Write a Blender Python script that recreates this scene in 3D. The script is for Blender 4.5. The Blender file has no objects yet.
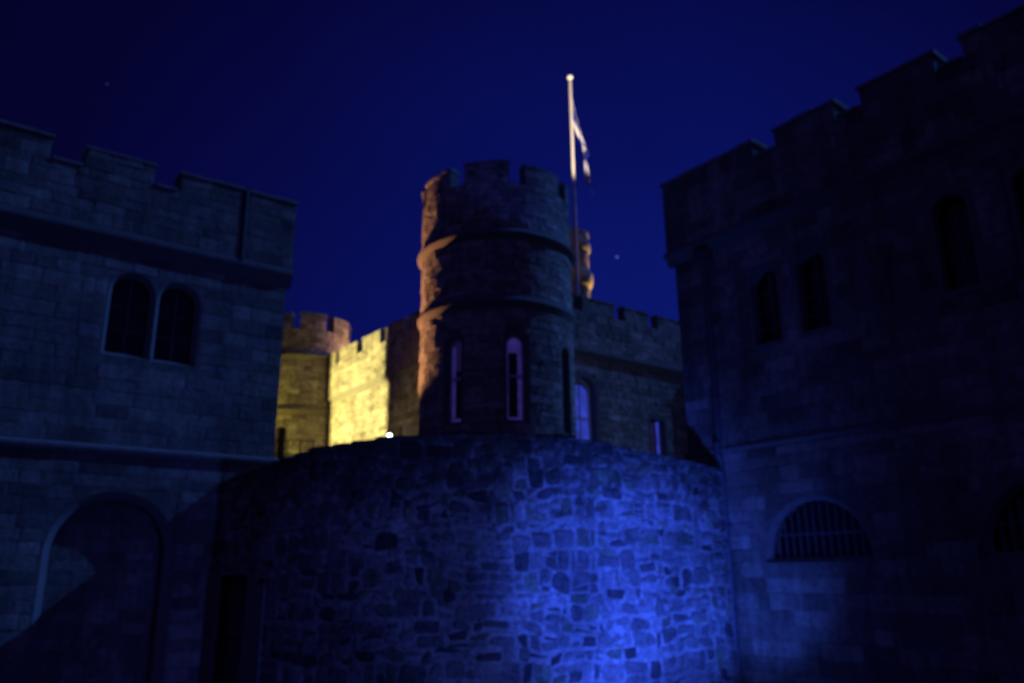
import bpy, bmesh, math, random
from mathutils import Vector, Matrix
R = math.radians
SC = bpy.context.scene
COL = SC.collection

# ------------------------------------------------------------------ camera
F_PX, TILT, ROLL = 803.0, 16.25, -0.65
cam_d = bpy.data.cameras.new('camera'); cam = bpy.data.objects.new('camera', cam_d); COL.objects.link(cam)
cam_d.sensor_width = 23.5; cam_d.lens = F_PX / 1024 * 23.5; cam_d.clip_end = 3000; cam_d.clip_start = 0.05
cam.matrix_world = Matrix.Translation((0, 0, 1.6)) @ Matrix.Rotation(R(90 + TILT), 4, 'X') @ Matrix.Rotation(R(ROLL), 4, 'Z')
cam_d.dof.use_dof = True; cam_d.dof.focus_distance = 1.4; cam_d.dof.aperture_fstop = 2.5
SC.camera = cam

# ------------------------------------------------------------------ directions of the plan (two perpendicular wings)
AZ = R(52.2)
DD = Vector((math.sin(AZ), math.cos(AZ), 0))          # along the left facade, to the right and away
NN = Vector((math.cos(AZ), -math.sin(AZ), 0))         # out of the left facade
EE = Vector((-math.cos(AZ), math.sin(AZ), 0))         # along the right facade, to the left and away

# ------------------------------------------------------------------ sky
world = bpy.data.worlds.new('World'); SC.world = world; world.use_nodes = True
nt = world.node_tree; nt.nodes.clear()
def wn(t, **k):
    n = nt.nodes.new(t)
    for a, b in k.items(): setattr(n, a, b)
    return n
MOON = (DD + 0.30 * NN + Vector((0, 0, 0.86))).normalized()
out = wn('ShaderNodeOutputWorld'); bg = wn('ShaderNodeBackground'); bg.inputs['Strength'].default_value = 1.0
tc = wn('ShaderNodeTexCoord'); nrm = wn('ShaderNodeVectorMath', operation='NORMALIZE'); nt.links.new(tc.outputs['Generated'], nrm.inputs[0])
sky = wn('ShaderNodeTexSky', sky_type='NISHITA', sun_disc=False)
sky.sun_elevation = R(-3.5); sky.sun_rotation = R(20); sky.altitude = 100
sep = wn('ShaderNodeSeparateXYZ'); nt.links.new(nrm.outputs[0], sep.inputs[0])
# night gradient: brightest blue towards the afterglow low in the middle right, darker up and to the left
dotn = wn('ShaderNodeVectorMath', operation='DOT_PRODUCT'); nt.links.new(nrm.outputs[0], dotn.inputs[0])
dotn.inputs[1].default_value = Vector((0.16, 0.97, 0.18)).normalized()
ramp = wn('ShaderNodeValToRGB'); nt.links.new(dotn.outputs['Value'], ramp.inputs[0])
els = ramp.color_ramp.elements
els[0].position = 0.0; els[0].color = (0.0105, 0.0068, 0.074, 1)  # sky behind the camera, raised as fill for the shaded facades
els[1].position = 1.0; els[1].color = (0.0030, 0.0085, 0.155, 1)
for p, c in ((0.50, (0.0013, 0.0008, 0.022, 1)), (0.74, (0.0012, 0.0012, 0.027, 1)), (0.86, (0.0016, 0.0024, 0.054, 1)), (0.95, (0.0020, 0.0044, 0.096, 1))):
    el = els.new(p); el.color = c
mixs = wn('ShaderNodeMixRGB', blend_type='ADD'); mixs.inputs[0].default_value = 0.004
nt.links.new(ramp.outputs[0], mixs.inputs[1]); nt.links.new(sky.outputs[0], mixs.inputs[2])
cl = wn('ShaderNodeTexNoise'); cl.inputs['Scale'].default_value = 2.6; cl.inputs['Detail'].default_value = 5; nt.links.new(nrm.outputs[0], cl.inputs['Vector'])
clr = wn('ShaderNodeMapRange'); clr.inputs['From Min'].default_value = .3; clr.inputs['From Max'].default_value = .7; clr.inputs['To Min'].default_value = .88; clr.inputs['To Max'].default_value = 1.12
nt.links.new(cl.outputs['Fac'], clr.inputs['Value'])
cls = wn('ShaderNodeVectorMath', operation='SCALE'); nt.links.new(mixs.outputs[0], cls.inputs[0]); nt.links.new(clr.outputs[0], cls.inputs['Scale'])
last = cls.outputs[0]
def pix_dir(x, y):
    X = (x - 512) / F_PX; Z = (341.5 - y) / F_PX; r = R(ROLL); t = R(TILT)
    X, Z = X * math.cos(r) - Z * math.sin(r), X * math.sin(r) + Z * math.cos(r)
    return Vector((X, math.cos(t) - Z * math.sin(t), math.sin(t) + Z * math.cos(t))).normalized()
for (x, y, s, rad) in ((617, 257, .30, .0016), (107, 84, .05, .0013)):
    ds = wn('ShaderNodeVectorMath', operation='DISTANCE'); nt.links.new(nrm.outputs[0], ds.inputs[0]); ds.inputs[1].default_value = pix_dir(x, y)
    lt = wn('ShaderNodeMath', operation='LESS_THAN'); nt.links.new(ds.outputs['Value'], lt.inputs[0]); lt.inputs[1].default_value = rad
    ad = wn('ShaderNodeMixRGB', blend_type='ADD'); nt.links.new(lt.outputs[0], ad.inputs[0]); nt.links.new(last, ad.inputs[1])
    ad.inputs[2].default_value = (.25 * s, .35 * s, .9 * s, 1); last = ad.outputs[0]
nt.links.new(last, bg.inputs['Color']); nt.links.new(bg.outputs[0], out.inputs['Surface'])

# ------------------------------------------------------------------ moon
sd = bpy.data.lights.new('moon', 'SUN'); sd.energy = 1.5; sd.angle = R(0.6); sd.color = (0.06, 0.22, 1.0)
so = bpy.data.objects.new('moon', sd); COL.objects.link(so); so.rotation_euler = (-MOON).to_track_quat('-Z', 'Y').to_euler()

SC.view_settings.view_transform = 'Standard'; SC.view_settings.look = 'None'
SC.view_settings.exposure = 0; SC.view_settings.gamma = 1; SC.view_settings.use_curve_mapping = False
SC.render.engine = 'CYCLES'; SC.cycles.use_denoising = True; SC.cycles.max_bounces = 5
SC.cycles.sample_clamp_indirect = 3.0

# ------------------------------------------------------------------ floodlights of the place and added fill lamps
def spot(name, loc, target, watts, color, angle, blend=.2, size=.06, square=False):
    l = bpy.data.lights.new(name, 'SPOT'); l.energy = watts; l.color = color; l.spot_size = R(angle); l.spot_blend = blend
    l.shadow_soft_size = size; l.use_square = square
    o = bpy.data.objects.new(name, l); COL.objects.link(o); o.location = loc
    o.rotation_euler = (Vector(target) - Vector(loc)).to_track_quat('-Z', 'Y').to_euler()
    return o
TT = Vector((-0.64, 32.99, 0))                         # centre of the big round tower
def castle(s_e, s_n, z): return TT + EE * s_e + NN * s_n + Vector((0, 0, z))
spot('blue_flood', (3.2, 10.8, -0.9), (2.35, 16.6, 1.25), 4700, (0.026, 0.085, 1.0), 57, 1.0, .14)
spot('blue_spill_fill', (4.35, 16.3, -0.9), (5.05, 18.8, 2.4), 340, (0.028, 0.10, 1.0), 96, 1.0, .16)  # added lamp in place of the flood's spill on the right facade
spot('blue_wide_fill', (3.0, 11.0, -0.9), (0.6, 17.0, 1.4), 780, (0.06, 0.13, 1.0), 125, 1.0, .2)  # added wide dim fill round the blue pool
spot('yard_fill', (9.0, 30.5, 5.6), (3.6, 36.2, 10.5), 55, (.5, .68, 1.0), 100, .8, .1)  # added cool fill for the rear wall and the tower's right side
YL = castle(12.7, 0, 10.0) - DD * 8.0
spot('yellow_flood', tuple(YL), tuple(YL + DD), 9500, (1.0, .86, .29), 110, .1, .022)
spot('yellow_fill', tuple(castle(9.5, 0, 5.9) - DD * 6.0), tuple(castle(6.5, 0, 8.6)), 300, (1.0, .80, .16), 54, .9, .1)  # added dim fill for the wall left of the big tower
spot('amber_flood', tuple(castle(9.0, 0, 6.4) - DD * 4.3), tuple(castle(1.0, 0, 13.2) - DD * 2.8), 12500, (1.0, .43, .18), 50, .35, .1)
spot('amber_flood_back', tuple(castle(15.0, 0, 13.3) + DD * 5.5), (-11.6, 47.9, 16.2), 2000, (1.0, .50, .16), 60, .5, .08)
spot('tower_flood', (-19.6, 42.2, 5.6), (-14.0, 45.9, 9.0), 3000, (1.0, .82, .09), 66, .8, .08)
spot('flag_flood', (5.5, 31.0, 6.0), (3.75, 40.3, 28.7), 80000, (1.0, .76, .50), 14.2, .3, .03)
spot('turret_flood', (6.7, 44.9, 15.6), (4.2, 42.6, 18.3), 3400, (1.0, .56, .14), 70, .6, .06)

# ------------------------------------------------------------------ materials
def mat(name, build):
    m = bpy.data.materials.new(name); m.use_nodes = True
    b = m.node_tree.nodes['Principled BSDF']; build(m.node_tree, b); return m
def nd(t, typ, **k):
    n = t.nodes.new(typ)
    for a, b in k.items():
        if a in n.inputs: n.inputs[a].default_value = b
        else: setattr(n, a, b)
    return n
def stone_build(scale=1.0, bump=.5, stain=.5, moss=False, streak=.55, grain=.54):
    def f(t, b):
        at = nd(t, 'ShaderNodeAttribute', attribute_name='stone_col')
        tc = nd(t, 'ShaderNodeTexCoord')
        n1 = nd(t, 'ShaderNodeTexNoise', Scale=9.0 * scale, Detail=6.0, Roughness=.65); t.links.new(tc.outputs['Object'], n1.inputs['Vector'])
        n2 = nd(t, 'ShaderNodeTexNoise', Scale=.45 * scale, Detail=5.0, Roughness=.6); t.links.new(tc.outputs['Object'], n2.inputs['Vector'])
        r1 = nd(t, 'ShaderNodeMapRange'); r1.inputs['From Min'].default_value = .3; r1.inputs['From Max'].default_value = .7
        r1.inputs['To Min'].default_value = 1 - grain; r1.inputs['To Max'].default_value = 1 + grain; t.links.new(n1.outputs['Fac'], r1.inputs['Value'])
        r2 = nd(t, 'ShaderNodeMapRange'); r2.inputs['From Min'].default_value = .35; r2.inputs['From Max'].default_value = .62
        r2.inputs['To Min'].default_value = 1 - stain; r2.inputs['To Max'].default_value = 1.1; t.links.new(n2.outputs['Fac'], r2.inputs['Value'])
        m0 = nd(t, 'ShaderNodeMath', operation='MULTIPLY'); t.links.new(r1.outputs[0], m0.inputs[0]); t.links.new(r2.outputs[0], m0.inputs[1])
        mp = nd(t, 'ShaderNodeMapping'); mp.inputs['Scale'].default_value = (2.2, 2.2, .22); t.links.new(tc.outputs['Object'], mp.inputs['Vector'])
        n5 = nd(t, 'ShaderNodeTexNoise', Scale=1.0, Detail=6.0, Roughness=.65); t.links.new(mp.outputs[0], n5.inputs['Vector'])
        r5 = nd(t, 'ShaderNodeMapRange'); t.links.new(n5.outputs['Fac'], r5.inputs['Value'])
        for k, v in (('From Min', .36), ('From Max', .58), ('To Min', streak), ('To Max', 1.08)): r5.inputs[k].default_value = v
        mm = nd(t, 'ShaderNodeMath', operation='MULTIPLY'); t.links.new(m0.outputs[0], mm.inputs[0]); t.links.new(r5.outputs[0], mm.inputs[1])
        mx = nd(t, 'ShaderNodeVectorMath', operation='SCALE'); t.links.new(at.outputs['Color'], mx.inputs[0]); t.links.new(mm.outputs[0], mx.inputs['Scale'])
        col = mx.outputs[0]
        if moss:                                        # dark lichen in ragged patches, thickest under the coping
            n4 = nd(t, 'ShaderNodeTexNoise', Scale=3.2, Detail=9.0, Roughness=.72); t.links.new(tc.outputs['Object'], n4.inputs['Vector'])
            sp = nd(t, 'ShaderNodeSeparateXYZ'); t.links.new(tc.outputs['Object'], sp.inputs[0])
            h = nd(t, 'ShaderNodeMapRange'); t.links.new(sp.outputs[2], h.inputs['Value'])
            for k, v in (('From Min', 3.2), ('From Max', 5.4), ('To Min', -.10), ('To Max', .12)): h.inputs[k].default_value = v
            ad = nd(t, 'ShaderNodeMath', operation='ADD'); t.links.new(n4.outputs['Fac'], ad.inputs[0]); t.links.new(h.outputs[0], ad.inputs[1])
            mk = nd(t, 'ShaderNodeMapRange'); t.links.new(ad.outputs[0], mk.inputs['Value'])
            for k, v in (('From Min', .47), ('From Max', .60), ('To Min', 0), ('To Max', .8)): mk.inputs[k].default_value = v
            mo = nd(t, 'ShaderNodeMixRGB'); t.links.new(mk.outputs[0], mo.inputs[0]); t.links.new(col, mo.inputs[1]); mo.inputs[2].default_value = (.06, .065, .05, 1); col = mo.outputs[0]
        t.links.new(col, b.inputs['Base Color'])
        b.inputs['Roughness'].default_value = .93; b.inputs['Specular IOR Level'].default_value = .2
        n3 = nd(t, 'ShaderNodeTexNoise', Scale=22.0 * scale, Detail=8.0, Roughness=.7); t.links.new(tc.outputs['Object'], n3.inputs['Vector'])
        bp = nd(t, 'ShaderNodeBump', Strength=bump, Distance=.05); t.links.new(n3.outputs['Fac'], bp.inputs['Height']); t.links.new(bp.outputs[0], b.inputs['Normal'])
    return f
M_RUBBLE = mat('rubble_masonry', stone_build(1.3, 1.0, .5, True, .86))
M_STONE = mat('coursed_sandstone', stone_build(.8, .8, .32, False, .7, .34))
M_CASTLE = mat('castle_sandstone', stone_build(.7, .6, .3, False, .82))
def plain(col, rough=.6, metal=0, noise=.25, nscale=12, bump=.15):
    def f(t, b):
        tc = nd(t, 'ShaderNodeTexCoord'); n = nd(t, 'ShaderNodeTexNoise', Scale=float(nscale), Detail=5.0); t.links.new(tc.outputs['Object'], n.inputs['Vector'])
        r = nd(t, 'ShaderNodeMapRange'); r.inputs['To Min'].default_value = 1 - noise; r.inputs['To Max'].default_value = 1 + noise; t.links.new(n.outputs['Fac'], r.inputs['Value'])
        s = nd(t, 'ShaderNodeVectorMath', operation='SCALE'); s.inputs[0].default_value = col; t.links.new(r.outputs[0], s.inputs['Scale'])
        t.links.new(s.outputs[0], b.inputs['Base Color']); b.inputs['Roughness'].default_value = rough; b.inputs['Metallic'].default_value = metal
        bp = nd(t, 'ShaderNodeBump', Strength=bump, Distance=.02); t.links.new(n.outputs['Fac'], bp.inputs['Height']); t.links.new(bp.outputs[0], b.inputs['Normal'])
    return f
M_DRESS = mat('dressed_stone', plain((.21, .19, .165), .9, 0, .35, 7, .3))
M_DRESS_DARK = mat('dark_dressed_stone', plain((.17, .15, .13), .9, 0, .4, 5, .4))  # darker tone of the dressed stone
M_COPE = mat('coping_stone', plain((.24, .22, .19), .95, 0, .45, 6, .5))
M_GLASS = mat('dark_glass', plain((.008, .008, .01), .35, 0, .1, 5, .05))
M_PAINT = mat('white_paint', plain((.75, .75, .75), .5, 0, .08, 9, .05))
M_IRON = mat('black_iron', plain((.018, .018, .02), .55, .3, .4, 20, .2))
M_LEAD = mat('lead_grey', plain((.09, .09, .10), .6, .2, .3, 15, .2))
M_WOOD = mat('dark_boards', plain((.03, .022, .016), .8, 0, .4, 10, .3))
M_GRASS = mat('night_grass', plain((.045, .07, .025), .95, 0, .5, 3, .6))
M_TARMAC = mat('tarmac', plain((.05, .05, .05), .95, 0, .3, 8, .5))
M_POLE = mat('white_pole', plain((.72, .70, .66), .4, 0, .05, 4, .05))
def lit(col, strength):
    def f(t, b):
        tc = nd(t, 'ShaderNodeTexCoord'); n = nd(t, 'ShaderNodeTexNoise', Scale=2.2, Detail=3.0); t.links.new(tc.outputs['Object'], n.inputs['Vector'])
        r = nd(t, 'ShaderNodeMapRange'); r.inputs['From Min'].default_value = .3; r.inputs['From Max'].default_value = .7
        r.inputs['To Min'].default_value = .55 * strength; r.inputs['To Max'].default_value = 1.25 * strength; t.links.new(n.outputs['Fac'], r.inputs['Value'])
        b.inputs['Base Color'].default_value = (.2, .2, .22, 1); b.inputs['Emission Color'].default_value = (*col, 1); t.links.new(r.outputs[0], b.inputs['Emission Strength'])
    return f
M_GLOW_VIOLET = mat('violet_glow', lit((.17, .12, .95), .11))  # own glow stands in for light on the white sash frames
M_GLOW_DIM = mat('dim_violet_glow', lit((.25, .10, .9), .035))  # panes given a dim glow of their own
M_GLOW_BLUE = mat('blue_glow', lit((.06, .10, 1.0), .42))  # own glow in place of blue light falling on the sash
M_LAMP = mat('lamp_lens', lit((.75, .88, 1.0), 14.0))
def flag_build(t, b):
    uv = nd(t, 'ShaderNodeUVMap'); sp = nd(t, 'ShaderNodeSeparateXYZ'); t.links.new(uv.outputs[0], sp.inputs[0])
    def math_(op, a, c=None, v=None):
        n = nd(t, 'ShaderNodeMath', operation=op); t.links.new(a, n.inputs[0])
        if c is not None: t.links.new(c, n.inputs[1])
        if v is not None: n.inputs[1].default_value = v
        return n.outputs[0]
    u, v = sp.outputs[0], sp.outputs[1]
    d1 = math_('ABSOLUTE', math_('SUBTRACT', u, v)); d2 = math_('ABSOLUTE', math_('SUBTRACT', math_('ADD', u, v), v=1.0))
    m = math_('LESS_THAN', math_('MINIMUM', d1, d2), v=.13)
    mx = nd(t, 'ShaderNodeMixRGB'); t.links.new(m, mx.inputs[0]); mx.inputs[1].default_value = (.015, .03, .30, 1); mx.inputs[2].default_value = (.62, .62, .62, 1)
    t.links.new(mx.outputs[0], b.inputs['Base Color']); b.inputs['Roughness'].default_value = .8
M_FLAG = mat('blue_flag_cloth', flag_build)

# ------------------------------------------------------------------ mesh helpers
class Frame:                                            # straight wall: s along, out towards the viewer, z up
    def __init__(s, o, sd, nd_): s.o, s.sd, s.nd = Vector(o), Vector(sd), Vector(nd_)
    def __call__(s, u, out, z): p = s.o + s.sd * u + s.nd * out; return Vector((p.x, p.y, z))
    step = 1e9
class Cyl:                                              # round wall: s = arc length from the side towards the viewer
    def __init__(s, c, r): s.c, s.r = Vector(c), r; s.step = r * R(4)
    def __call__(s, u, out, z):
        a = u / s.r; q = s.r + out
        return Vector((s.c.x + q * math.sin(a), s.c.y - q * math.cos(a), z))
class MB:
    def __init__(s): s.v, s.f, s.c = [], [], []
    def add(s, vs, fs, col=None):
        k = len(s.v); s.v += [Vector(p) for p in vs]
        for f in fs: s.f.append([i + k for i in f]); s.c.append(col)
    def build(s, name, material, parent=None, default=(.3, .27, .22), smooth=False, off=None):
        me = bpy.data.meshes.new(name)
        o = Vector((0, 0, 0)); p = parent
        while p: o = o + p.location; p = p.parent
        if off is not None: o = Vector(off)
        me.from_pydata([tuple(p - o) for p in s.v], [], s.f); me.validate(); me.update()
        if len(me.polygons) == len(s.c):
            at = me.attributes.new('stone_col', 'FLOAT_COLOR', 'FACE')
            buf = []
            for c in s.c:
                c = c or default; buf += [c[0], c[1], c[2], 1]
            at.data.foreach_set('color', buf)
        me.materials.append(material)
        if smooth: me.polygons.foreach_set('use_smooth', [True] * len(me.polygons))
        ob = bpy.data.objects.new(name, me); COL.objects.link(ob)
        if parent: ob.parent = parent
        elif off is not None: ob.location = off
        return ob
def empty(name, loc, label, cat, group=None, kind=None):
    o = bpy.data.objects.new(name, None); COL.objects.link(o); o.location = loc; o.empty_display_size = .3
    return tag(o, label, cat, group, kind)
def tag(o, label=None, cat=None, group=None, kind=None):
    for k, v in (('label', label), ('category', cat), ('group', group), ('kind', kind)):
        if v: o[k] = v
    return o
def subs(fr, s0, s1):
    n = max(1, math.ceil((s1 - s0) / fr.step)); return [s0 + (s1 - s0) * i / n for i in range(n + 1)]
def block(fr, s0, s1, z0, z1, o0, o1, ztop=None):       # closed slab; ztop(s) overrides the top
    S = subs(fr, s0, s1); vs, fs = [], []
    for s in S:
        zt = ztop(s) if ztop else z1
        vs += [fr(s, o1, z0), fr(s, o1, zt), fr(s, o0, zt), fr(s, o0, z0)]
    for i in range(len(S) - 1):
        a, b = 4 * i, 4 * i + 4
        for j in range(4): fs.append([a + j, b + j, b + (j + 1) % 4, a + (j + 1) % 4])
    fs.append([0, 1, 2, 3]); k = 4 * (len(S) - 1); fs.append([k + 3, k + 2, k + 1, k])
    return vs, fs
def band(fr, s0, s1, prof, closed=False, dz=None):      # profile [(out, z)] swept along s
    S = subs(fr, s0, s1); n = len(prof); vs, fs = [], []
    if closed: S = S[:-1]
    for s in S: vs += [fr(s, o, z + (dz(s) if dz else 0)) for o, z in prof]
    m = len(S)
    for i in range(m if closed else m - 1):
        a, b = n * i, n * ((i + 1) % m)
        for j in range(n): fs.append([a + j, b + j, b + (j + 1) % n, a + (j + 1) % n])
    if not closed: fs += [list(range(n)), list(range(n * (m - 1) + n - 1, n * (m - 1) - 1, -1))]
    return vs, fs
def arch_line(s0, s1, z0, z1, rise=None, seg=14):       # from bottom left over the arch to bottom right
    h = (s1 - s0) / 2; c = (s0 + s1) / 2; rise = h if rise is None else rise
    pts = [(s0, z0)]
    if rise > 0:
        for i in range(seg + 1):
            a = math.pi - math.pi * i / seg; pts.append((c + h * math.cos(a), z1 - rise + rise * math.sin(a)))
    else: pts += [(s0, z1), (s1, z1)]
    pts.append((s1, z0)); return pts
def prism(fr, line, o0, o1):
    n = len(line); vs = [fr(s, o1, z) for s, z in line] + [fr(s, o0, z) for s, z in line]
    fs = [list(range(n - 1, -1, -1)), list(range(n, 2 * n))] + [[i, (i + 1) % n, n + (i + 1) % n, n + i] for i in range(n)]
    return vs, fs
def surround(fr, inner, outer, o0, o1, o1i=None):                 # a strip between two open outlines, o1 the outer face
    n = len(inner); vs = []
    for (a, b) in ((inner, o1 if o1i is None else o1i), (outer, o1), (inner, o0), (outer, o0)): vs += [fr(s, b, z) for s, z in a]
    fs = []
    for i in range(n - 1):
        fs += [[i, i + 1, n + i + 1, n + i], [n + i, n + i + 1, 3 * n + i + 1, 3 * n + i], [i + 1, i, 2 * n + i, 2 * n + i + 1], [2 * n + i, 3 * n + i, 3 * n + i + 1, 2 * n + i + 1]]
    fs += [[0, n, 3 * n, 2 * n], [n - 1, 2 * n + n - 1, 3 * n + n - 1, n + n - 1]]
    return vs, fs
def tube(pts, r, n=10):
    vs, fs = [], []; P = [Vector(p) for p in pts]
    rr = r if isinstance(r, (list, tuple)) else [r] * len(P)
    for i, p in enumerate(P):
        t = (P[min(i + 1, len(P) - 1)] - P[max(i - 1, 0)]).normalized()
        a = t.cross(Vector((0.3, 1, .1))).normalized() if abs(t.y) < .95 else t.cross(Vector((1, 0, 0))).normalized()
        b = t.cross(a)
        vs += [p + (a * math.cos(2 * math.pi * k / n) + b * math.sin(2 * math.pi * k / n)) * rr[i] for k in range(n)]
    for i in range(len(P) - 1):
        for k in range(n): fs.append([i * n + k, i * n + (k + 1) % n, (i + 1) * n + (k + 1) % n, (i + 1) * n + k])
    fs += [list(range(n - 1, -1, -1)), list(range((len(P) - 1) * n, len(P) * n))]
    return vs, fs
def cut(base, cutters):                                 # boolean difference, returns verts and faces
    def tmp(vf):
        me = bpy.data.meshes.new('tmp'); me.from_pydata([tuple(v) for v in vf[0]], [], vf[1]); me.update()
        bm = bmesh.new(); bm.from_mesh(me); bmesh.ops.recalc_face_normals(bm, faces=bm.faces); bm.to_mesh(me); bm.free()
        o = bpy.data.objects.new('tmp', me); COL.objects.link(o); return o
    b = tmp(base); cs = [tmp(c) for c in cutters]
    for c in cs:
        m = b.modifiers.new('b', 'BOOLEAN'); m.operation = 'DIFFERENCE'; m.object = c; m.solver = 'EXACT'
    dg = bpy.context.evaluated_depsgraph_get(); me = bpy.data.meshes.new_from_object(b.evaluated_get(dg))
    vs = [v.co.copy() for v in me.vertices]; fs = [list(p.vertices) for p in me.polygons]
    for o in [b] + cs:
        mm = o.data; bpy.data.objects.remove(o); bpy.data.meshes.remove(mm)
    bpy.data.meshes.remove(me)
    return vs, fs
def free_runs(s0, s1, blocked):
    runs = [(s0, s1)]
    for a, b in blocked:
        nr = []
        for x, y in runs:
            if b <= x or a >= y: nr.append((x, y)); continue
            if a > x: nr.append((x, a))
            if b < y: nr.append((b, y))
        runs = nr
    return runs
def one_stone(mb, fr, quad, h, base, col, rng, rnd=.35, rough=0):
    n = 4; pts = []
    w = min(abs(quad[1][0] - quad[0][0]), abs(quad[2][1] - quad[1][1]))
    for i in range(n):
        p0, p1, p2 = quad[i - 1], quad[i], quad[(i + 1) % n]
        def toward(a, b, d):
            L = math.hypot(b[0] - a[0], b[1] - a[1]) or 1; return (a[0] + (b[0] - a[0]) * d / L, a[1] + (b[1] - a[1]) * d / L)
        rd = w * rnd * rng.uniform(.5, 1.0)
        A, B = toward(p1, p0, rd), toward(p1, p2, rd)
        mid = ((A[0] + B[0]) * .25 + p1[0] * .5, (A[1] + B[1]) * .25 + p1[1] * .5)
        pts += [A, mid, B]
    if rough: pts = [(x + rng.uniform(-rough, rough), y + rng.uniform(-rough, rough)) for x, y in pts]
    cx = sum(p[0] for p in pts) / 12; cz = sum(p[1] for p in pts) / 12
    tx, tz = rng.uniform(-.5, .5) * h, rng.uniform(-.5, .5) * h
    def ring(k, o): return [fr(cx + (s - cx) * k, o + (0 if k == 1 else tx * (s - cx) / .3 + tz * (z - cz) / .3), cz + (z - cz) * k) for s, z in pts]
    k2 = 1 - min(.3, .05 / max(w, .08))
    vs = ring(1, base - .004) + ring(.985, base + h * .55) + ring(k2, base + h)
    fs = []
    for q in (0, 12):
        for i in range(12): fs.append([q + i, q + (i + 1) % 12, q + 12 + (i + 1) % 12, q + 12 + i])
    fs.append(list(range(24, 36)))
    mb.add(vs, fs, col)
def stones(mb, fr, s0, s1, z0, z1, rng, rows=(.22, .36), lens=(.3, .75), gap=.012, relief=.010, base=0.0, blocked=None, pal=None, jit=.01, rnd=.15, split=.0, wob=0.0, ztop=None, rough=0):
    pal = pal or PAL_SAND
    z = z0
    ph = [rng.uniform(0, 6.28) for _ in range(4)]
    def wz(s, zz): return zz + wob * (math.sin(s * 1.1 + ph[0] + zz) + .6 * math.sin(s * 2.7 + ph[1] - zz * 1.7) + .4 * math.sin(s * 5.1 + ph[2] + zz * 2.3))
    while z < z1 - .1:
        h = rng.uniform(*rows)
        if z + h > z1 - .12: h = z1 - z
        bl = blocked(z, z + h) if blocked else []
        for (a, b) in free_runs(s0, s1, bl):
            s = a
            while s < b - .03:
                w = rng.uniform(*lens) * rng.choice((1, 1, .7, 1.15))
                if s + w > b - .18: w = b - s
                cells = [(s, s + w, z, z + h)]
                if split and rng.random() < split:
                    if w > .5 and rng.random() < .6:
                        q = s + w * rng.uniform(.35, .65); zq = z + h * rng.uniform(.4, .6)
                        cells = [(s, q, z, z + h), (q, s + w, z, zq), (q, s + w, zq, z + h)] if rng.random() < .5 else [(s, q, z, zq), (s, q, zq, z + h), (q, s + w, z, z + h)]
                    else:
                        zq = z + h * rng.uniform(.35, .65); cells = [(s, s + w, z, zq), (s, s + w, zq, z + h)]
                for (a0, a1, b0, b1) in cells:
                    if a1 - a0 < gap * 2.2 or b1 - b0 < gap * 2.2: continue
                    if ztop and b1 > ztop((a0 + a1) / 2): 
                        b1 = ztop((a0 + a1) / 2) - .01
                        if b1 - b0 < .08: continue
                    g = gap * rng.uniform(.7, 1.5)
                    J = lambda: rng.uniform(-jit, jit)
                    q = [(a0 + g / 2 + J(), b0 + g / 2 + J()), (a1 - g / 2 + J(), b0 + g / 2 + J()), (a1 - g / 2 + J(), b1 - g / 2 + J()), (a0 + g / 2 + J(), b1 - g / 2 + J())]
                    oz = rng.uniform(-.5, .5) * wob; q = [(x, wz(x, y) + oz) for x, y in q]
                    c = rng.choice(pal); k = rng.uniform(.72, 1.2)
                    one_stone(mb, fr, q, relief * rng.uniform(.4, 1.4), base, (c[0] * k, c[1] * k, c[2] * k), rng, rnd, rough)
                s += w
        z += h
PAL_CASTLE = [(.42, .37, .30), (.38, .335, .27), (.45, .40, .33), (.34, .30, .25), (.40, .36, .30), (.29, .26, .22)]; MORTAR_C = (.19, .17, .14)
PAL_SAND = [(.30, .265, .215), (.27, .235, .19), (.33, .295, .24), (.24, .21, .175), (.29, .26, .22), (.20, .18, .15)]
PAL_RUB = [(.27, .25, .23), (.31, .29, .26), (.34, .32, .28), (.24, .23, .21), (.30, .29, .27), (.22, .26, .17), (.19, .18, .17), (.33, .31, .29), (.28, .31, .21), (.13, .12, .12), (.26, .25, .23), (.29, .28, .25), (.11, .105, .10)]
MORTAR_S = (.205, .185, .155); MORTAR_R = (.46, .44, .40)
def clear_of(holes, pad):                               # holes: (s0, s1, z0, z1) -> blocked intervals of a course
    def f(a, b): return [(h[0] - pad, h[1] + pad) for h in holes if b > h[2] - pad * .6 and a < h[3] + pad * .6]
    return f
def arch_holes(s0, s1, z0, z1, rise=None):              # arch opening as a stack of narrow intervals
    h = (s1 - s0) / 2; rise = h if rise is None else rise; c = (s0 + s1) / 2
    L = [(s0, s1, z0, z1 - rise)]
    for i in range(5):
        za = z1 - rise + rise * i / 5; k = math.sqrt(max(0, 1 - (i / 5) ** 2)); L.append((c - h * k, c + h * k, za, za + rise / 5))
    return L

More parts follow.
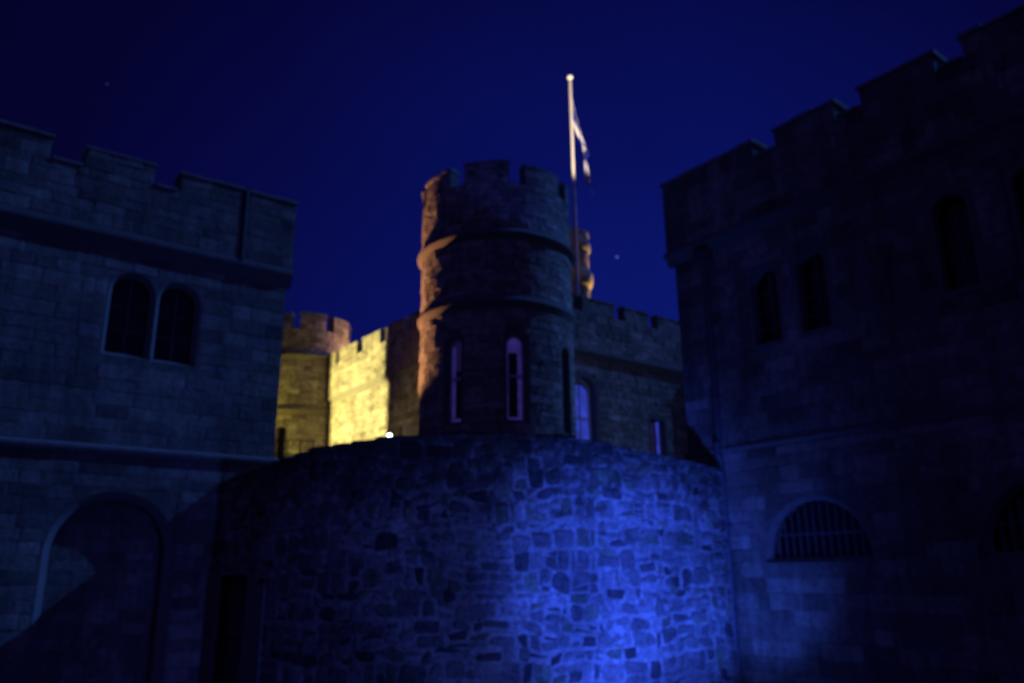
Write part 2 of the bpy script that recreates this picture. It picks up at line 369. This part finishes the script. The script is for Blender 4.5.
# ------------------------------------------------------------------ ground
def sheet(name, pts, material, z=None):
    bm = bmesh.new(); vs = [bm.verts.new(p) for p in pts]
    es = [bm.edges.new((vs[i], vs[(i + 1) % len(vs)])) for i in range(len(vs))]
    bmesh.ops.triangle_fill(bm, use_beauty=True, edges=es)
    me = bpy.data.meshes.new(name); bm.to_mesh(me); bm.free(); me.materials.append(material)
    o = bpy.data.objects.new(name, me); COL.objects.link(o); o['kind'] = 'structure'; return o
G = -1.0
sheet('ground', [(-900, -900, G), (900, -900, G), (900, 900, G), (-900, 900, G)], M_TARMAC)
RC = Cyl((-.969, 23.656, 0), 7.641)
CL = Vector((-5.72, 19.17, 0)); CR = Vector((4.27, 19.54, 0))
ZT = [(-60, 3.70), (-47.4, 3.77), (-39.2, 3.89), (-34, 4.0), (-27.4, 4.126), (-21.7, 4.237), (-13.1, 4.335), (-3.8, 4.371), (5.3, 4.36), (14.6, 4.321), (21.2, 4.253), (30.5, 4.092), (39.6, 3.985), (46.8, 3.931), (60, 3.9)]
def wall_top(s):
    a = math.degrees(s / RC.r)
    for (x0, y0), (x1, y1) in zip(ZT, ZT[1:]):
        if x0 <= a <= x1: return y0 + (y1 - y0) * (a - x0) / (x1 - x0)
    return 3.8
arc = [RC(R(a) * RC.r, -.45, 3.45) for a in range(-46, 50, 4)]
sheet('terrace_ground', [tuple(p) for p in arc] + [(7.5, 21.5, 3.5), (16, 28, 4.4), (60, 60, 6.0), (-60, 60, 6.0), (-20, 24, 4.2), (-8.4, 20.3, 3.5)], M_GRASS)

# ------------------------------------------------------------------ curved retaining wall
rng = random.Random(4)
SR0, SR1 = R(-49.5) * RC.r, R(51.2) * RC.r
root = empty('retaining_wall', tuple(RC(0, 0, G)), 'curved rubble stone retaining wall glowing blue between the two wings', 'wall')
GS0, GS1, GZ = R(-47.3) * RC.r, R(-37.4) * RC.r, 1.68
base = block(RC, SR0, SR1, G - .2, 4, -.5, 0, lambda s: wall_top(s) - .09)
vs, fs = cut(base, [prism(RC, [(GS0, G - .3), (GS0, GZ), (GS1, GZ), (GS1, G - .3)], -.32, .3)])
mb = MB(); mb.add(vs, fs, MORTAR_R)
stones(mb, RC, SR0, SR1, G, 4.3, rng, rows=(.17, .40), lens=(.15, .52), gap=.046, relief=.021, pal=PAL_RUB, jit=.05, rnd=.40, split=.42, wob=.055, rough=.015,
       blocked=clear_of([(GS0, GS1, G - 1, GZ)], .04), ztop=lambda s: wall_top(s) - .1)
mb.build('wall', M_RUBBLE, root)
# rough coping: irregular stones set on edge
mb = MB(); s = SR0
while s < SR1 - .1:
    w = rng.uniform(.28, .6); e = min(s + w - .015, SR1); zt = wall_top((s + e) / 2)
    q = zt - .09; t = zt + rng.uniform(-.03, .035); o1 = rng.uniform(.03, .1)
    v, f = band(RC, s, e, [(-.52, q), (o1, q), (o1 + .01, q + .05), (o1 - .06, t), (-.45, t)])
    c = rng.choice(PAL_RUB[:4]); mb.add(v, f, c); s += w
mb.build('coping', M_RUBBLE, root)
# stone block added in the shape of a pale patch beside the gate
mb = MB(); mb.add(*prism(RC, [(GS1 + .06, G), (GS1 + .06, .72), (GS1 + .30, 1.42), (GS1 + .62, 1.50), (GS1 + .62, G)], -.02, .07)); jb = mb.build('gate_block', M_DRESS, root); jb['label'] = 'added stone block with sloping top beside gate'
g = empty('barred_gate', tuple(RC((GS0 + GS1) / 2, -.15, G)), 'dark iron barred gate low in the curved wall beside left wing', 'gate')
mb = MB()
for z in (G + .12, .35, GZ - .1): mb.add(*band(RC, GS0 + .03, GS1 - .03, [(-.17, z), (-.12, z), (-.12, z + .06), (-.17, z + .06)]))
for k in (0, 1):
    s = GS0 + .03 if k == 0 else GS1 - .09; mb.add(*block(RC, s, s + .06, G, GZ - .03, -.18, -.11))
mb.build('gate_frame', M_IRON, g)
nb = 9
for i in range(nb):
    s = GS0 + .13 + (GS1 - GS0 - .26) * i / (nb - 1)
    mb = MB(); mb.add(*tube([RC(s, -.145, G + .05), RC(s, -.145, GZ - .05)], .017, 8)); mb.build('bar', M_IRON, g)

# ------------------------------------------------------------------ windows for straight walls
def arch_window(parent, fr, s0, s1, z0, z1, depth, rise=None, ring=.16, proud=.03, glass=M_GLASS, bars=True, ring_mat=M_DRESS, sill=True, splay=0):
    w = MB(); line = arch_line(s0 - .01, s1 + .01, z0 - .01, z1 + .01, rise)
    w.add(*prism(fr, line, -depth - .01, -depth + .03)); wo = w.build('window', glass, parent)
    h = (s1 - s0) / 2; rr = h if rise is None else rise
    m = MB(); inn = arch_line(s0 + .014, s1 - .014, z0 - .02, z1 - .014, rr - .014 if rr > 0 else 0); outl = arch_line(s0 - ring, s1 + ring, z0, z1 + ring, (rr + ring) if rr > 0 else 0)
    if splay:                                           # chamfered jambs and a sloping sill let into the wall
        m.add(*surround(fr, arch_line(s0, s1, z0 - .02, z1, rise), arch_line(s0 - ring + .004, s1 + ring - .004, z0 - .02, z1 + ring - .004, (rr + ring - .004)), -splay - .06, -.003, -splay))
        m.add(*band(fr, s0 - ring + .006, s1 + ring - .006, [(-splay, z0), (-.004, z0 - ring + .004), (-splay - .05, z0 - ring + .004), (-splay - .05, z0)]))
        m.build('surround', ring_mat, wo)
    else:
      m.add(*surround(fr, inn, outl, -min(.24, depth - .06), proud))
      m.add(*block(fr, s0 + .012, s1 - .012, z0 - .06, z0 + .015, -depth + .05, proud + .003)); m.build('surround', ring_mat, wo)
    if sill:
        m = MB(); m.add(*block(fr, s0 - ring - .05, s1 + ring + .05, z0 - .14, z0 - .002, -.02, proud + .07)); m.add(*block(fr, s0 + .005, s1 - .005, z0 - .05, z0 + .03, -depth + .04, proud + .05)); m.build('sill', ring_mat, wo)
    if bars:
        m = MB(); c = (s0 + s1) / 2
        m.add(*block(fr, c - .025, c + .025, z0, z1 - .02, -depth + .025, -depth + .07))
        k = max(2, int((z1 - z0) / .45))
        for i in range(1, k):
            z = z0 + (z1 - z0 - (rr * .3)) * i / k; m.add(*block(fr, s0 + .01, s1 - .01, z - .014, z + .014, -depth + .03, -depth + .06))
        m.build('glazing_bar', M_LEAD, wo)
    return wo
def merlon(parent, fr, s0, s1, z0, z1, o0, o1, rng, material, cope_mat=M_COPE, over=.05, cope=.11, pal=None, mort=MORTAR_S, rows=(.24, .34)):
    m = MB(); m.add(*block(fr, s0, s1, z0, z1 - cope, o0, o1), col=mort)
    stones(m, fr, s0 + .01, s1 - .01, z0, z1 - cope, rng, rows=rows, base=o1, pal=pal)
    ob = m.build('merlon', material, parent, mort)
    m = MB(); a = s0 - over
    while a < s1 + over - .02:
        b = a + rng.uniform(.45, .85)
        if b > s1 + over - .3: b = s1 + over
        dz, do = rng.uniform(-.025, .02), rng.uniform(-.025, .02)
        m.add(*band(fr, a, b - (.012 if b < s1 + over else 0), [(o0 - over, z1 - cope - .03), (o1 + over + do, z1 - cope - .004 + min(dz, 0)), (o1 + over + do, z1 - cope * .45 + dz), (o1 - .1, z1 + dz), (o0 - over, z1 - cope * .2 + dz)]))
        a = b
    m.build('coping', cope_mat, ob)
    return ob
def embrasure_cope(parent, fr, s0, s1, z, o0, o1):
    m = MB(); m.add(*band(fr, s0 + .055, s1 - .055, [(o0 - .04, z), (o1 + .05, z), (o1 + .05, z + .06), (o1 - .1, z + .09), (o0 - .04, z + .09)])); return m.build('embrasure_sill', M_COPE, parent)

# ------------------------------------------------------------------ left wing
rng = random.Random(11)
FL = Frame(CL, DD, NN)
lw = empty('gatehouse_wing', tuple(FL(-4, -3, G)), 'dark stone wing at left with two paired round arched windows', 'building', 'gatehouse wings')
W1, W2 = (-3.94, -3.13, 6.40, 8.18), (-2.92, -2.12, 6.38, 8.16)
ARC = (-4.42, -2.22, G - .3, 3.24)
SP, AP = .09, .15
def wide(w, p, rise=None): return arch_line(w[0] - p, w[1] + p, w[2] - p, w[3] + p, None if rise is None else rise + p, seg=20 if p > .1 else 14)
cutl = [prism(FL, wide(W1, SP), -.32, .5), prism(FL, wide(W2, SP), -.32, .5), prism(FL, wide(ARC, AP), -.42, .5)]
v, f = cut(block(FL, -12, 0, G - .2, 9.0, -7, 0), cutl)
mb = MB(); mb.add(v, f, MORTAR_S)
hl = arch_holes(*W1) + arch_holes(*W2) + [(-3.2, -2.9, 6.3, 7.9)]
stones(mb, FL, -8, -.01, 4.36, 8.9, rng, blocked=clear_of(hl, .13), rows=(.22, .36), lens=(.34, .9))
stones(mb, FL, -8, -.01, G, 4.16, rng, blocked=clear_of(arch_holes(*ARC), .2), rows=(.22, .34), lens=(.34, .85))
mb.build('wall', M_STONE, lw, MORTAR_S)
for w in (W1, W2): arch_window(lw, FL, *w, .32, ring=SP, splay=.15, bars=True, sill=False)
mb = MB(); mb.add(*prism(FL, arch_line(ARC[0] + .004, ARC[1] - .004, ARC[2], ARC[3] - .004), -.47, -.37), col=MORTAR_S)
stones(mb, FL, -4.35, -2.37, G, 2.15, rng, base=-.37, rows=(.2, .3), lens=(.3, .7)); stones(mb, FL, -4.15, -2.57, 2.15, 2.75, rng, base=-.37, rows=(.2, .3), lens=(.3, .7))
ao = mb.build('arch_infill', M_STONE, lw, MORTAR_S); ao['label'] = 'masonry infill set back inside the round arch'
mb = MB(); mb.add(*surround(FL, arch_line(*ARC, seg=20), arch_line(ARC[0] - AP + .004, ARC[1] + AP - .004, ARC[2], ARC[3] + AP - .004, seg=20), -.40, -.003, -.16)); mb.build('arch_ring', M_DRESS, lw)
mb = MB(); mb.add(*band(FL, -12, .09, [(-.05, 4.14), (.06, 4.16), (.11, 4.24), (.11, 4.30), (-.02, 4.37), (-.05, 4.37)])); mb.build('string_course', M_COPE, lw)
mb = MB(); mb.add(*band(FL, -12, .10, [(-.1, 8.66), (.02, 8.66), (.07, 8.80), (.16, 8.93), (.185, 8.98), (.185, 9.06), (.165, 9.14), (-.1, 9.14)])); mb.build('cornice', M_DRESS_DARK, lw)
mb = MB(); mb.add(*block(FL, -12, .06, 9.14, 10.44, -.40, .16), col=MORTAR_S)
stones(mb, FL, -8, -1.34, 9.14, 10.44, rng, base=.16, lens=(.34, .9)); stones(mb, FL, -1.14, .05, 9.14, 10.44, rng, base=.16, lens=(.34, .9))
mb.build('parapet', M_STONE, lw, MORTAR_S)
ml = [(-8.6, -5.56), (-4.86, -3.42), (-2.82, -1.33), (-1.15, .06)]
for a, b in ml: merlon(lw, FL, a, b, 10.44, 11.05, -.40, .16, rng, M_STONE, over=.035)
for a, b in ((-5.56, -4.86), (-3.42, -2.82)): embrasure_cope(lw, FL, a, b, 10.44, -.40, .16)
mb = MB(); mb.add(*tube([FL(-1.24, .13, 9.1), FL(-1.24, .13, 11.0)], .085, 8)); mb.build('drainpipe', M_IRON, lw)  # dark tube standing in for a shaded upright recess in the parapet

# ------------------------------------------------------------------ right wing
rng = random.Random(23)
FR = Frame(CR, -EE, -DD)                                # s grows towards the viewer
rw = empty('gatehouse_wing', tuple(FR(4, -3, G)), 'almost black stone wing at right with drainpipe and barred half round window', 'building', 'gatehouse wings')
RW = [(2.18, 2.93, 6.60, 8.42), (3.40, 4.13, 6.62, 8.44), (6.46, 7.14, 6.66, 8.60), (7.9, 8.5, 6.66, 8.6)]
LU = [(2.02, 4.28, 1.90, 3.05), (6.5, 8.8, 1.90, 3.05)]
cutr = [prism(FR, arch_line(*w), -.35, .5) for w in RW] + [prism(FR, wide(w, .10, 1.12), -.40, .5) for w in LU]
v, f = cut(block(FR, 0, 14, G - .2, 9.5, -8, 0), cutr)
mb = MB(); mb.add(v, f, MORTAR_S)
hr = sum([arch_holes(*w) for w in RW], [])
stones(mb, FR, .01, 10, 4.46, 9.4, rng, blocked=clear_of(hr, .13), lens=(.34, .9))
hr2 = sum([arch_holes(*w, rise=1.12) for w in LU], [])
stones(mb, FR, .01, 10, G, 4.26, rng, blocked=clear_of(hr2, .2), lens=(.34, .9))
mb.build('wall', M_STONE, rw, MORTAR_S)
for w in RW: arch_window(rw, FR, *w, .35, ring=.05, proud=.003, sill=False, ring_mat=M_DRESS_DARK)
for w in LU:
    wo = arch_window(rw, FR, *w, .40, rise=1.12, ring=.10, splay=.14, bars=False, sill=False, ring_mat=M_DRESS_DARK)
    gm = MB(); n = 13
    for i in range(1, n):
        s = w[0] + (w[1] - w[0]) * i / n; x = (s - (w[0] + w[1]) / 2) / 1.13; zt = w[2] + .03 + 1.12 * math.sqrt(max(0, 1 - x * x))
        gm.add(*tube([FR(s, -.16, w[2]), FR(s, -.16, zt - .05)], .026, 6))
    gm.add(*block(FR, w[0] + .1, w[1] - .1, w[2] + .45, w[2] + .49, -.19, -.13)); gm.build('grille', M_LEAD, wo)
mb = MB(); mb.add(*band(FR, -.09, 14, [(-.05, 4.28), (.02, 4.29), (.05, 4.35), (.05, 4.39), (-.02, 4.45), (-.05, 4.45)])); mb.build('string_course', M_DRESS_DARK, rw)
mb = MB(); mb.add(*band(FR, -.20, 14, [(-.1, 9.30), (.02, 9.30), (.08, 9.42), (.18, 9.52), (.20, 9.56), (.20, 9.62), (.165, 9.66), (-.1, 9.66)])); mb.build('cornice', M_DRESS_DARK, rw)
mb = MB(); mb.add(*block(FR, -.13, 14, 9.66, 11.14, -.40, .15), col=MORTAR_S)
stones(mb, FR, -.12, 10, 9.66, 11.14, rng, base=.15, lens=(.34, .9)); mb.build('parapet', M_STONE, rw, MORTAR_S)
mr = [(-.13, 2.74), (3.36, 4.88), (5.50, 7.06), (7.62, 9.4)]
for a, b in mr: merlon(rw, FR, a, b, 11.14, 11.68, -.40, .15, rng, M_STONE)
for (a, b), (c, e) in zip(mr, mr[1:]): embrasure_cope(rw, FR, b, c, 11.14, -.40, .15)
dp = MB(); dp.add(*tube([FR(1.03, .11, 9.0), FR(1.02, .11, 4.6), FR(1.02, .20, 4.5), FR(1.02, .20, 4.2), FR(1.02, .11, 4.1), FR(1.0, .11, G)], .08, 10)); dpo = dp.build('drainpipe', M_LEAD, rw)
dp = MB()
vsq = []
for z, h_ in ((9.28, .19), (9.05, .19), (8.82, .07)):
    vsq += [FR(1.03 - h_, .11 - min(h_, .1), z), FR(1.03 + h_, .11 - min(h_, .1), z), FR(1.03 + h_, .11 + h_, z), FR(1.03 - h_, .11 + h_, z)]
fq = [[0, 1, 2, 3], [11, 10, 9, 8]] + [[4 * r + i, 4 * r + (i + 1) % 4, 4 * r + 4 + (i + 1) % 4, 4 * r + 4 + i] for r in range(2) for i in range(4)]
dp.add(vsq, fq); dp.build('hopper', M_LEAD, dpo)
for z in (7.4, 5.6, 2.6, .8):
    m = MB(); m.add(*block(FR, .94, 1.10, z, z + .05, .01, .18)); m.build('bracket', M_LEAD, dpo)

# ------------------------------------------------------------------ round towers
def round_tower(label, c, r, lv, gz, seed, wins=(), group='round castle towers', mer=-6.0, rot=None):
    # lv: (ring2, ring1, embrasure, merlon top)
    rng = random.Random(seed); fr = Cyl(c, r); full = 2 * math.pi * r
    z2, z1, ze, zm = lv
    t = empty('round_tower', (c[0], c[1], gz), label, 'tower', group)
    def drum(za, zb, rr, cutters=None):
        q = Cyl(c, rr); S = 96; vs = []; fs = []
        for z in (za, zb): vs += [q(2 * math.pi * rr * i / S, 0, z) for i in range(S)]
        fs = [[i, (i + 1) % S, S + (i + 1) % S, S + i] for i in range(S)] + [list(range(S - 1, -1, -1)), list(range(S, 2 * S))]
        return cut((vs, fs), cutters) if cutters else (vs, fs)
    W = [(R(a) * r - w / 2, R(a) * r + w / 2, za, zb) for a, w, za, zb, _ in wins]
    v, f = drum(gz - .5, ze, r, [prism(fr, arch_line(*w), -.38, .5) for w in W] or None)
    mb = MB(); mb.add(v, f, MORTAR_C)
    H = sum([arch_holes(*w) for w in W], [])
    A0, A1 = R(-112) * r, R(112) * r
    for a, b in ((gz, z2 - .3), (z2 + .3, z1 - .25), (z1 + .25, ze)): stones(mb, fr, A0, A1, a, b, rng, blocked=clear_of(H, .1), lens=(.35, .85), relief=.03, pal=PAL_CASTLE)
    mb.build('wall', M_CASTLE, t, MORTAR_C)
    for zc, ov, hh in ((z2, .13, .30), (z1, .20, .25)):
        pr = [(-.1, zc - hh), (.02, zc - hh), (ov * .45, zc - hh * .75), (ov * .9, zc - hh * .35), (ov + .03, zc - hh * .1), (ov + .03, zc + hh * .12), (ov * .6, zc + hh * .55), (.04, zc + hh), (-.1, zc + hh)]; m = MB(); m.add(*band(fr, 0, full, pr, closed=True)); m.build('string_course', M_DRESS_DARK, t, smooth=False)
    for k in range(8):
        a = R(mer + 45 * k); h = R(16.6)
        if not -2.6 < (a - math.pi if a > math.pi else a) < 9: pass
        merlon(t, fr, (a - h) * r, (a + h) * r, ze, zm + rng.uniform(-.04, .03), -.5, .02, rng, M_CASTLE, pal=PAL_CASTLE, mort=MORTAR_C, over=.04, cope=.16)
    for (a, w, za, zb, kind), (s0, s1, _, _) in zip(wins, W):
        wo = arch_window(t, fr, s0, s1, za, zb, .38, ring=.10 if kind else .15, proud=.012, bars=not kind, ring_mat=M_DRESS_DARK if kind else M_DRESS, sill=False)
        if kind:
            m = MB(); b = .085; inn = arch_line(s0 + b, s1 - b, za + b, zb - b); m.add(*surround(fr, inn, arch_line(s0, s1, za, zb), -.34, -.25)); m.add(*block(fr, s0 + b, s1 - b, za, za + b, -.34, -.25))
            for z in (za + (zb - za) * .52,): m.add(*block(fr, s0 + b, s1 - b, z - .05, z + .05, -.33, -.26))
            m.build('sash_frame', M_PAINT, wo)
            m = MB()
            x0, x1 = s0 + b, s1 - b
            if kind == 'left': m.add(*prism(fr, [(x0, za + b), (x0, zb - .3), (x0 + .13, zb - .3), (x0 + .13, za + b + .12), (x1, za + b + .12), (x1, za + b)], -.36, -.33))
            else: m.add(*prism(fr, [(x0, za + b), (x0, za + b + .1), (x1 - .16, za + b + .1), (x1 - .16, zb - .3), (x1, zb - .3), (x1, za + b)], -.36, -.33))
            e0, e1 = (x1 - .05, x1) if kind == 'left' else (x0, x0 + .05)
            m.add(*prism(fr, [(e0, za + b + .13), (e0, zb - .36), (e1, zb - .36), (e1, za + b + .13)], -.36, -.33))
            m.build('glow_strip', M_GLOW_VIOLET, wo)  # glowing strips in place of light caught by the frame
            m = MB(); zz = za + (zb - za) * (.8 if kind == 'right' else .62)
            m.add(*prism(fr, arch_line(x0, x1, zz, zb - .1), -.365, -.345)); m.build('upper_pane', M_GLOW_VIOLET if kind == 'right' else M_GLOW_DIM, wo)
    return t
round_tower('big round crenellated tower in the centre with slit windows given a violet glow', (TT.x, TT.y), 3.24, (11.95, 14.82, 17.12, 18.1), 5.2, 31,
            wins=((-30.5, .74, 7.2, 10.6, 'left'), (14.2, .80, 7.2, 10.62, 'right'), (60, .72, 6.9, 10.5, None)))
round_tower('farther round tower lit dim yellow behind the left wing', (-12.75, 47.7), 2.62, (10.85, 14.1, 15.7, 16.75), 5.6, 37,
            wins=((-9, .66, 7.9, 9.9, None),), mer=23.0)

# ------------------------------------------------------------------ battlemented ranges of the inner castle
def rng_wall(label, fr, s0, s1, thick, mers, seed, holes=(), group='battlemented castle walls'):
    rng = random.Random(seed); zc, ze, zm = 11.5, 13.5, 14.32
    t = empty('castle_wall', tuple(fr((s0 + s1) / 2, -thick / 2, 5.2)), label, 'wall', group)
    v, f = block(fr, s0, s1, 4.7, zc, -thick, 0)
    if holes: v, f = cut((v, f), [prism(fr, arch_line(*h[:4], rise=h[4]), -.5, .5) for h in holes])
    mb = MB(); mb.add(v, f, MORTAR_C)
    H = sum([arch_holes(*h[:4], rise=h[4]) for h in holes], [])
    stones(mb, fr, s0, s1, 5.2, zc - .15, rng, blocked=clear_of(H, .12), lens=(.35, .85), relief=.03, pal=PAL_CASTLE)
    mb.build('wall', M_CASTLE, t, MORTAR_C)
    m = MB(); m.add(*band(fr, s0, s1, [(-.1, zc - .25), (.03, zc - .25), (.12, zc - .1), (.24, zc), (.26, zc + .1), (.22, zc + .18), (-.1, zc + .18)])); m.build('cornice', M_COPE, t)
    m = MB(); m.add(*block(fr, s0, s1, zc + .18, ze, -.25, .2), col=MORTAR_C); stones(m, fr, s0, s1, zc + .18, ze, rng, base=.2, lens=(.35, .85), relief=.03, pal=PAL_CASTLE); m.build('parapet', M_CASTLE, t, MORTAR_C)
    for a, b in mers: merlon(t, fr, a, b, ze, zm, -.25, .2, rng, M_CASTLE, pal=PAL_CASTLE, mort=MORTAR_C, over=.04, cope=.15)
    m = MB(); m.add(*block(fr, s0 + .05, s1 - .05, 12.3, 12.6, -thick + .05, -.26)); m.build('roof', M_LEAD, t)
    return t
FB = Frame(TT, DD, NN)
DW = (4.35, 5.72, 6.6, 10.4, .69); SW = (9.25, 10.3, 6.9, 8.9, 0)
rear = rng_wall('grey battlemented castle wall receding right behind the big tower, with windows given a blue glow', FB, 1.2, 16, 6, [(4.85, 6.95), (7.66, 9.35), (10.06, 12.0), (12.7, 15)], 41, holes=(DW, SW))
wo = arch_window(rear, FB, *DW[:4], .5, ring=.2, bars=False, ring_mat=M_DRESS_DARK)
m = MB(); m.add(*surround(FB, arch_line(4.47, 5.6, 6.7, 10.2), arch_line(4.36, 5.71, 6.6, 10.39), -.47, -.38)); m.build('sash_frame', M_PAINT, wo)
m = MB(); m.add(*prism(FB, arch_line(4.5, 5.58, 6.7, 10.1), -.485, -.462)); m.build('glow_pane', M_GLOW_BLUE, wo)  # pane glows by itself instead of being lit
m = MB(); m.add(*block(FB, 5.0, 5.07, 6.7, 10.1, -.46, -.40)); m.add(*block(FB, 4.5, 5.58, 8.45, 8.53, -.46, -.40)); m.build('glazing_bar', M_PAINT, wo)
wo = arch_window(rear, FB, *SW[:4], .45, rise=0, ring=.14, bars=False, ring_mat=M_DRESS_DARK)
m = MB(); m.add(*prism(FB, [(9.3, 6.95), (9.3, 8.8), (10.02, 8.8), (10.02, 6.95)], -.44, -.415)); m.build('pane', M_GLOW_DIM, wo)
m = MB(); m.add(*prism(FB, [(10.12, 6.95), (10.12, 8.85), (10.27, 8.85), (10.27, 6.95)], -.44, -.39)); m.build('glow_pane', M_GLOW_BLUE, wo)
# bay added under the cornice to throw a dark triangle of shade
m = MB(); m.add(*block(FB, 12.1, 14.4, 5.0, 10.9, .003, .42), col=MORTAR_C); m.add(*band(FB, 12.05, 14.45, [(.0, 10.903), (.5, 10.903), (.5, 11.0), (.0, 11.2)])); m.build('shadow_bay', M_CASTLE, rear, MORTAR_C)
FE = Frame(TT, EE, -DD)
rng_wall('battlemented castle wall receding left behind the big tower, floodlit yellow', FE, 1.2, 16.6, 6, [(3.0, 4.4), (5.0, 7.0), (7.6, 9.5), (10.15, 12.1), (12.8, 14.9), (15.5, 16.6)], 43)

# ------------------------------------------------------------------ turret, flagpole, flag
tc_ = (3.28, 42.4); FT = Cyl(tc_, 1.1)
t = empty('stair_turret', (tc_[0], tc_[1], 12.8), 'slim round turret behind the big tower with two amber lit rings', 'tower')
prf = [(12.8, -.02), (20.3, -.02), (20.3, -.3), (20.0, -.3)]
mb = MB(); v, f = band(FT, 0, 2 * math.pi * 1.0, [(-.6, 12.8), (0, 12.8), (0, 20.0), (-.6, 20.0)], closed=True); mb.add(v, f, MORTAR_S)
stones(mb, FT, -1.0 * 1.2, 1.0 * 2.6, 14.2, 20.0, random.Random(5), relief=.03, lens=(.3, .5)); mb.build('wall', M_CASTLE, t, MORTAR_S)
for zc, ov, hh in ((17.45, .22, .52), (19.4, .14, .36)):
    pr = [(-.1, zc - hh)] + [(.0 + ov * max(0, math.cos(-math.pi / 2 + math.pi * i / 10)), zc + hh * math.sin(-math.pi / 2 + math.pi * i / 10)) for i in range(1, 10)] + [(-.1, zc + hh)]
    m = MB(); m.add(*band(FT, 0, 2 * math.pi * 1.0, pr, closed=True)); m.build('ring_moulding', M_DRESS, t, smooth=True)
m = MB(); m.add(*band(FT, 0, 2 * math.pi * 1.1, [(-.5, 20.0), (.06, 20.0), (.06, 20.22), (-.5, 20.34)], closed=True)); m.build('cap', M_COPE, t)
PP = Vector((3.52, 40.3, 0))
fp = empty('flagpole', (PP.x, PP.y, 12.8), 'tall thin white flagpole lit from below behind the big tower', 'flagpole')
m = MB(); m.add(*tube([(PP.x, PP.y, 12.8), (PP.x, PP.y, 20), (PP.x, PP.y, 29.1)], [.10, .095, .085], 16)); m.build('pole', M_POLE, fp)
bm = bmesh.new(); bmesh.ops.create_uvsphere(bm, u_segments=14, v_segments=10, radius=.18); me = bpy.data.meshes.new('finial'); bm.to_mesh(me); bm.free(); me.materials.append(M_POLE)
me.polygons.foreach_set('use_smooth', [True] * len(me.polygons))
o = bpy.data.objects.new('finial', me); COL.objects.link(o); o.parent = fp; o.location = (0, 0, 29.22 - 12.8)
# limp flag hanging in folds from the pole head
NU, NV = 40, 26; vs = []; uvs = []
FLAG_H, FLAG_L = 2.0, 3.6
for j in range(NV + 1):
    v_ = j / NV
    for i in range(NU + 1):
        u_ = i / NU
        x = .07 + .92 * u_ + .26 * math.sin(math.pi * min(1, u_ * 2.2)) * v_ * (1 - v_ * .4) + .07 * math.sin(u_ * 11 + v_ * 3.2) * u_ + .42 * math.exp(-((u_ - .38) / .13) ** 2) * v_
        y = .16 * math.sin(u_ * 12 + v_ * 5.0) * (.3 + u_) + .32
        z = 28.45 - v_ * 2.0 * (1 - .55 * u_) - 5.7 * u_ ** .9
        vs.append((PP.x + x, PP.y + y, z)); uvs.append((u_, 1 - v_))
fs = [[j * (NU + 1) + i, j * (NU + 1) + i + 1, (j + 1) * (NU + 1) + i + 1, (j + 1) * (NU + 1) + i] for j in range(NV) for i in range(NU)]
me = bpy.data.meshes.new('flag'); me.from_pydata([(a - PP.x, b - PP.y, c - 26) for a, b, c in vs], [], fs); me.update()
ul = me.uv_layers.new(name='UVMap')
for lp in me.loops: ul.data[lp.index].uv = uvs[lp.vertex_index]
me.materials.append(M_FLAG); me.polygons.foreach_set('use_smooth', [True] * len(me.polygons))
fo = bpy.data.objects.new('flag', me); COL.objects.link(fo); fo.location = (PP.x, PP.y, 26)
md = fo.modifiers.new('thickness', 'SOLIDIFY'); md.thickness = .012
tag(fo, 'limp blue flag with white diagonal cross hanging from the flagpole', 'flag')

# ------------------------------------------------------------------ floodlight fixture and railing on the terrace
lp_ = Vector((-6.05, 39.0, 0)); LZ = 8.22
fl = empty('floodlight', (lp_.x, lp_.y, 5.0), 'small glaring white floodlight on a post below the yellow wall', 'floodlight')
m = MB(); m.add(*tube([(lp_.x, lp_.y, 4.6), (lp_.x, lp_.y, LZ - .2)], .05, 8)); m.build('post', M_IRON, fl)
FLF = Frame(lp_, Vector((.96, .28, 0)), Vector((.28, -.96, 0)))
m = MB(); m.add(*block(FLF, -.19, .19, LZ - .18, LZ + .18, -.18, 0)); m.build('housing', M_IRON, fl)
m = MB(); m.add(*prism(FLF, [(.12 * math.cos(k * math.pi / 8), LZ + .12 * math.sin(k * math.pi / 8)) for k in range(16)], .002, .03)); m.build('lens', M_LAMP, fl)
ra = empty('iron_railing', (-11.2, 38.6, 5.6), 'short iron railing in front of the far yellow tower window', 'railing')
FRA = Frame((-11.2, 38.6, 0), (1, .1, 0), (.1, -1, 0))
for z in (7.95, 7.3): m = MB(); m.add(*block(FRA, -1.0, 1.6, z, z + .06, -.03, .03)); m.build('rail', M_IRON, ra)
for s in (-.9, -.3, .3, .9, 1.5): m = MB(); m.add(*block(FRA, s - .03, s + .03, 5.2, 8.0, -.028, .028)); m.build('post', M_IRON, ra)

# unseen hood and mast added round the yellow flood, trimming its light upright
hood = empty('floodlight', tuple(YL - DD * .1 - Vector((0, 0, YL.z - 5))), 'added unseen floodlight hood that trims the light on the yellow wall', 'floodlight')
FH = Frame(YL, EE, DD)
m = MB(); m.add(*tube([(YL.x - DD.x * .1, YL.y - DD.y * .1, 4.5), (YL.x - DD.x * .1, YL.y - DD.y * .1, YL.z - .4)], .06, 8)); m.build('mast', M_IRON, hood)
hw, hh_, hl_ = .285, .48, .70
for x in (-hw, hw): m = MB(); m.add(*block(FH, x - .012 + (.012 if x > 0 else -.012), x + .012 + (.012 if x > 0 else -.012), YL.z - hh_, YL.z + hh_, -.1, hl_)); m.build('added_barn_door', M_IRON, hood)
for z in (-hh_, hh_): m = MB(); m.add(*block(FH, -hw, hw, YL.z + z - .012, YL.z + z + .012, -.1, hl_)); m.build('added_barn_door', M_IRON, hood)
m = MB(); m.add(*block(FH, -hw, hw, YL.z - hh_, YL.z + hh_, -.16, -.11)); m.build('housing', M_IRON, hood)
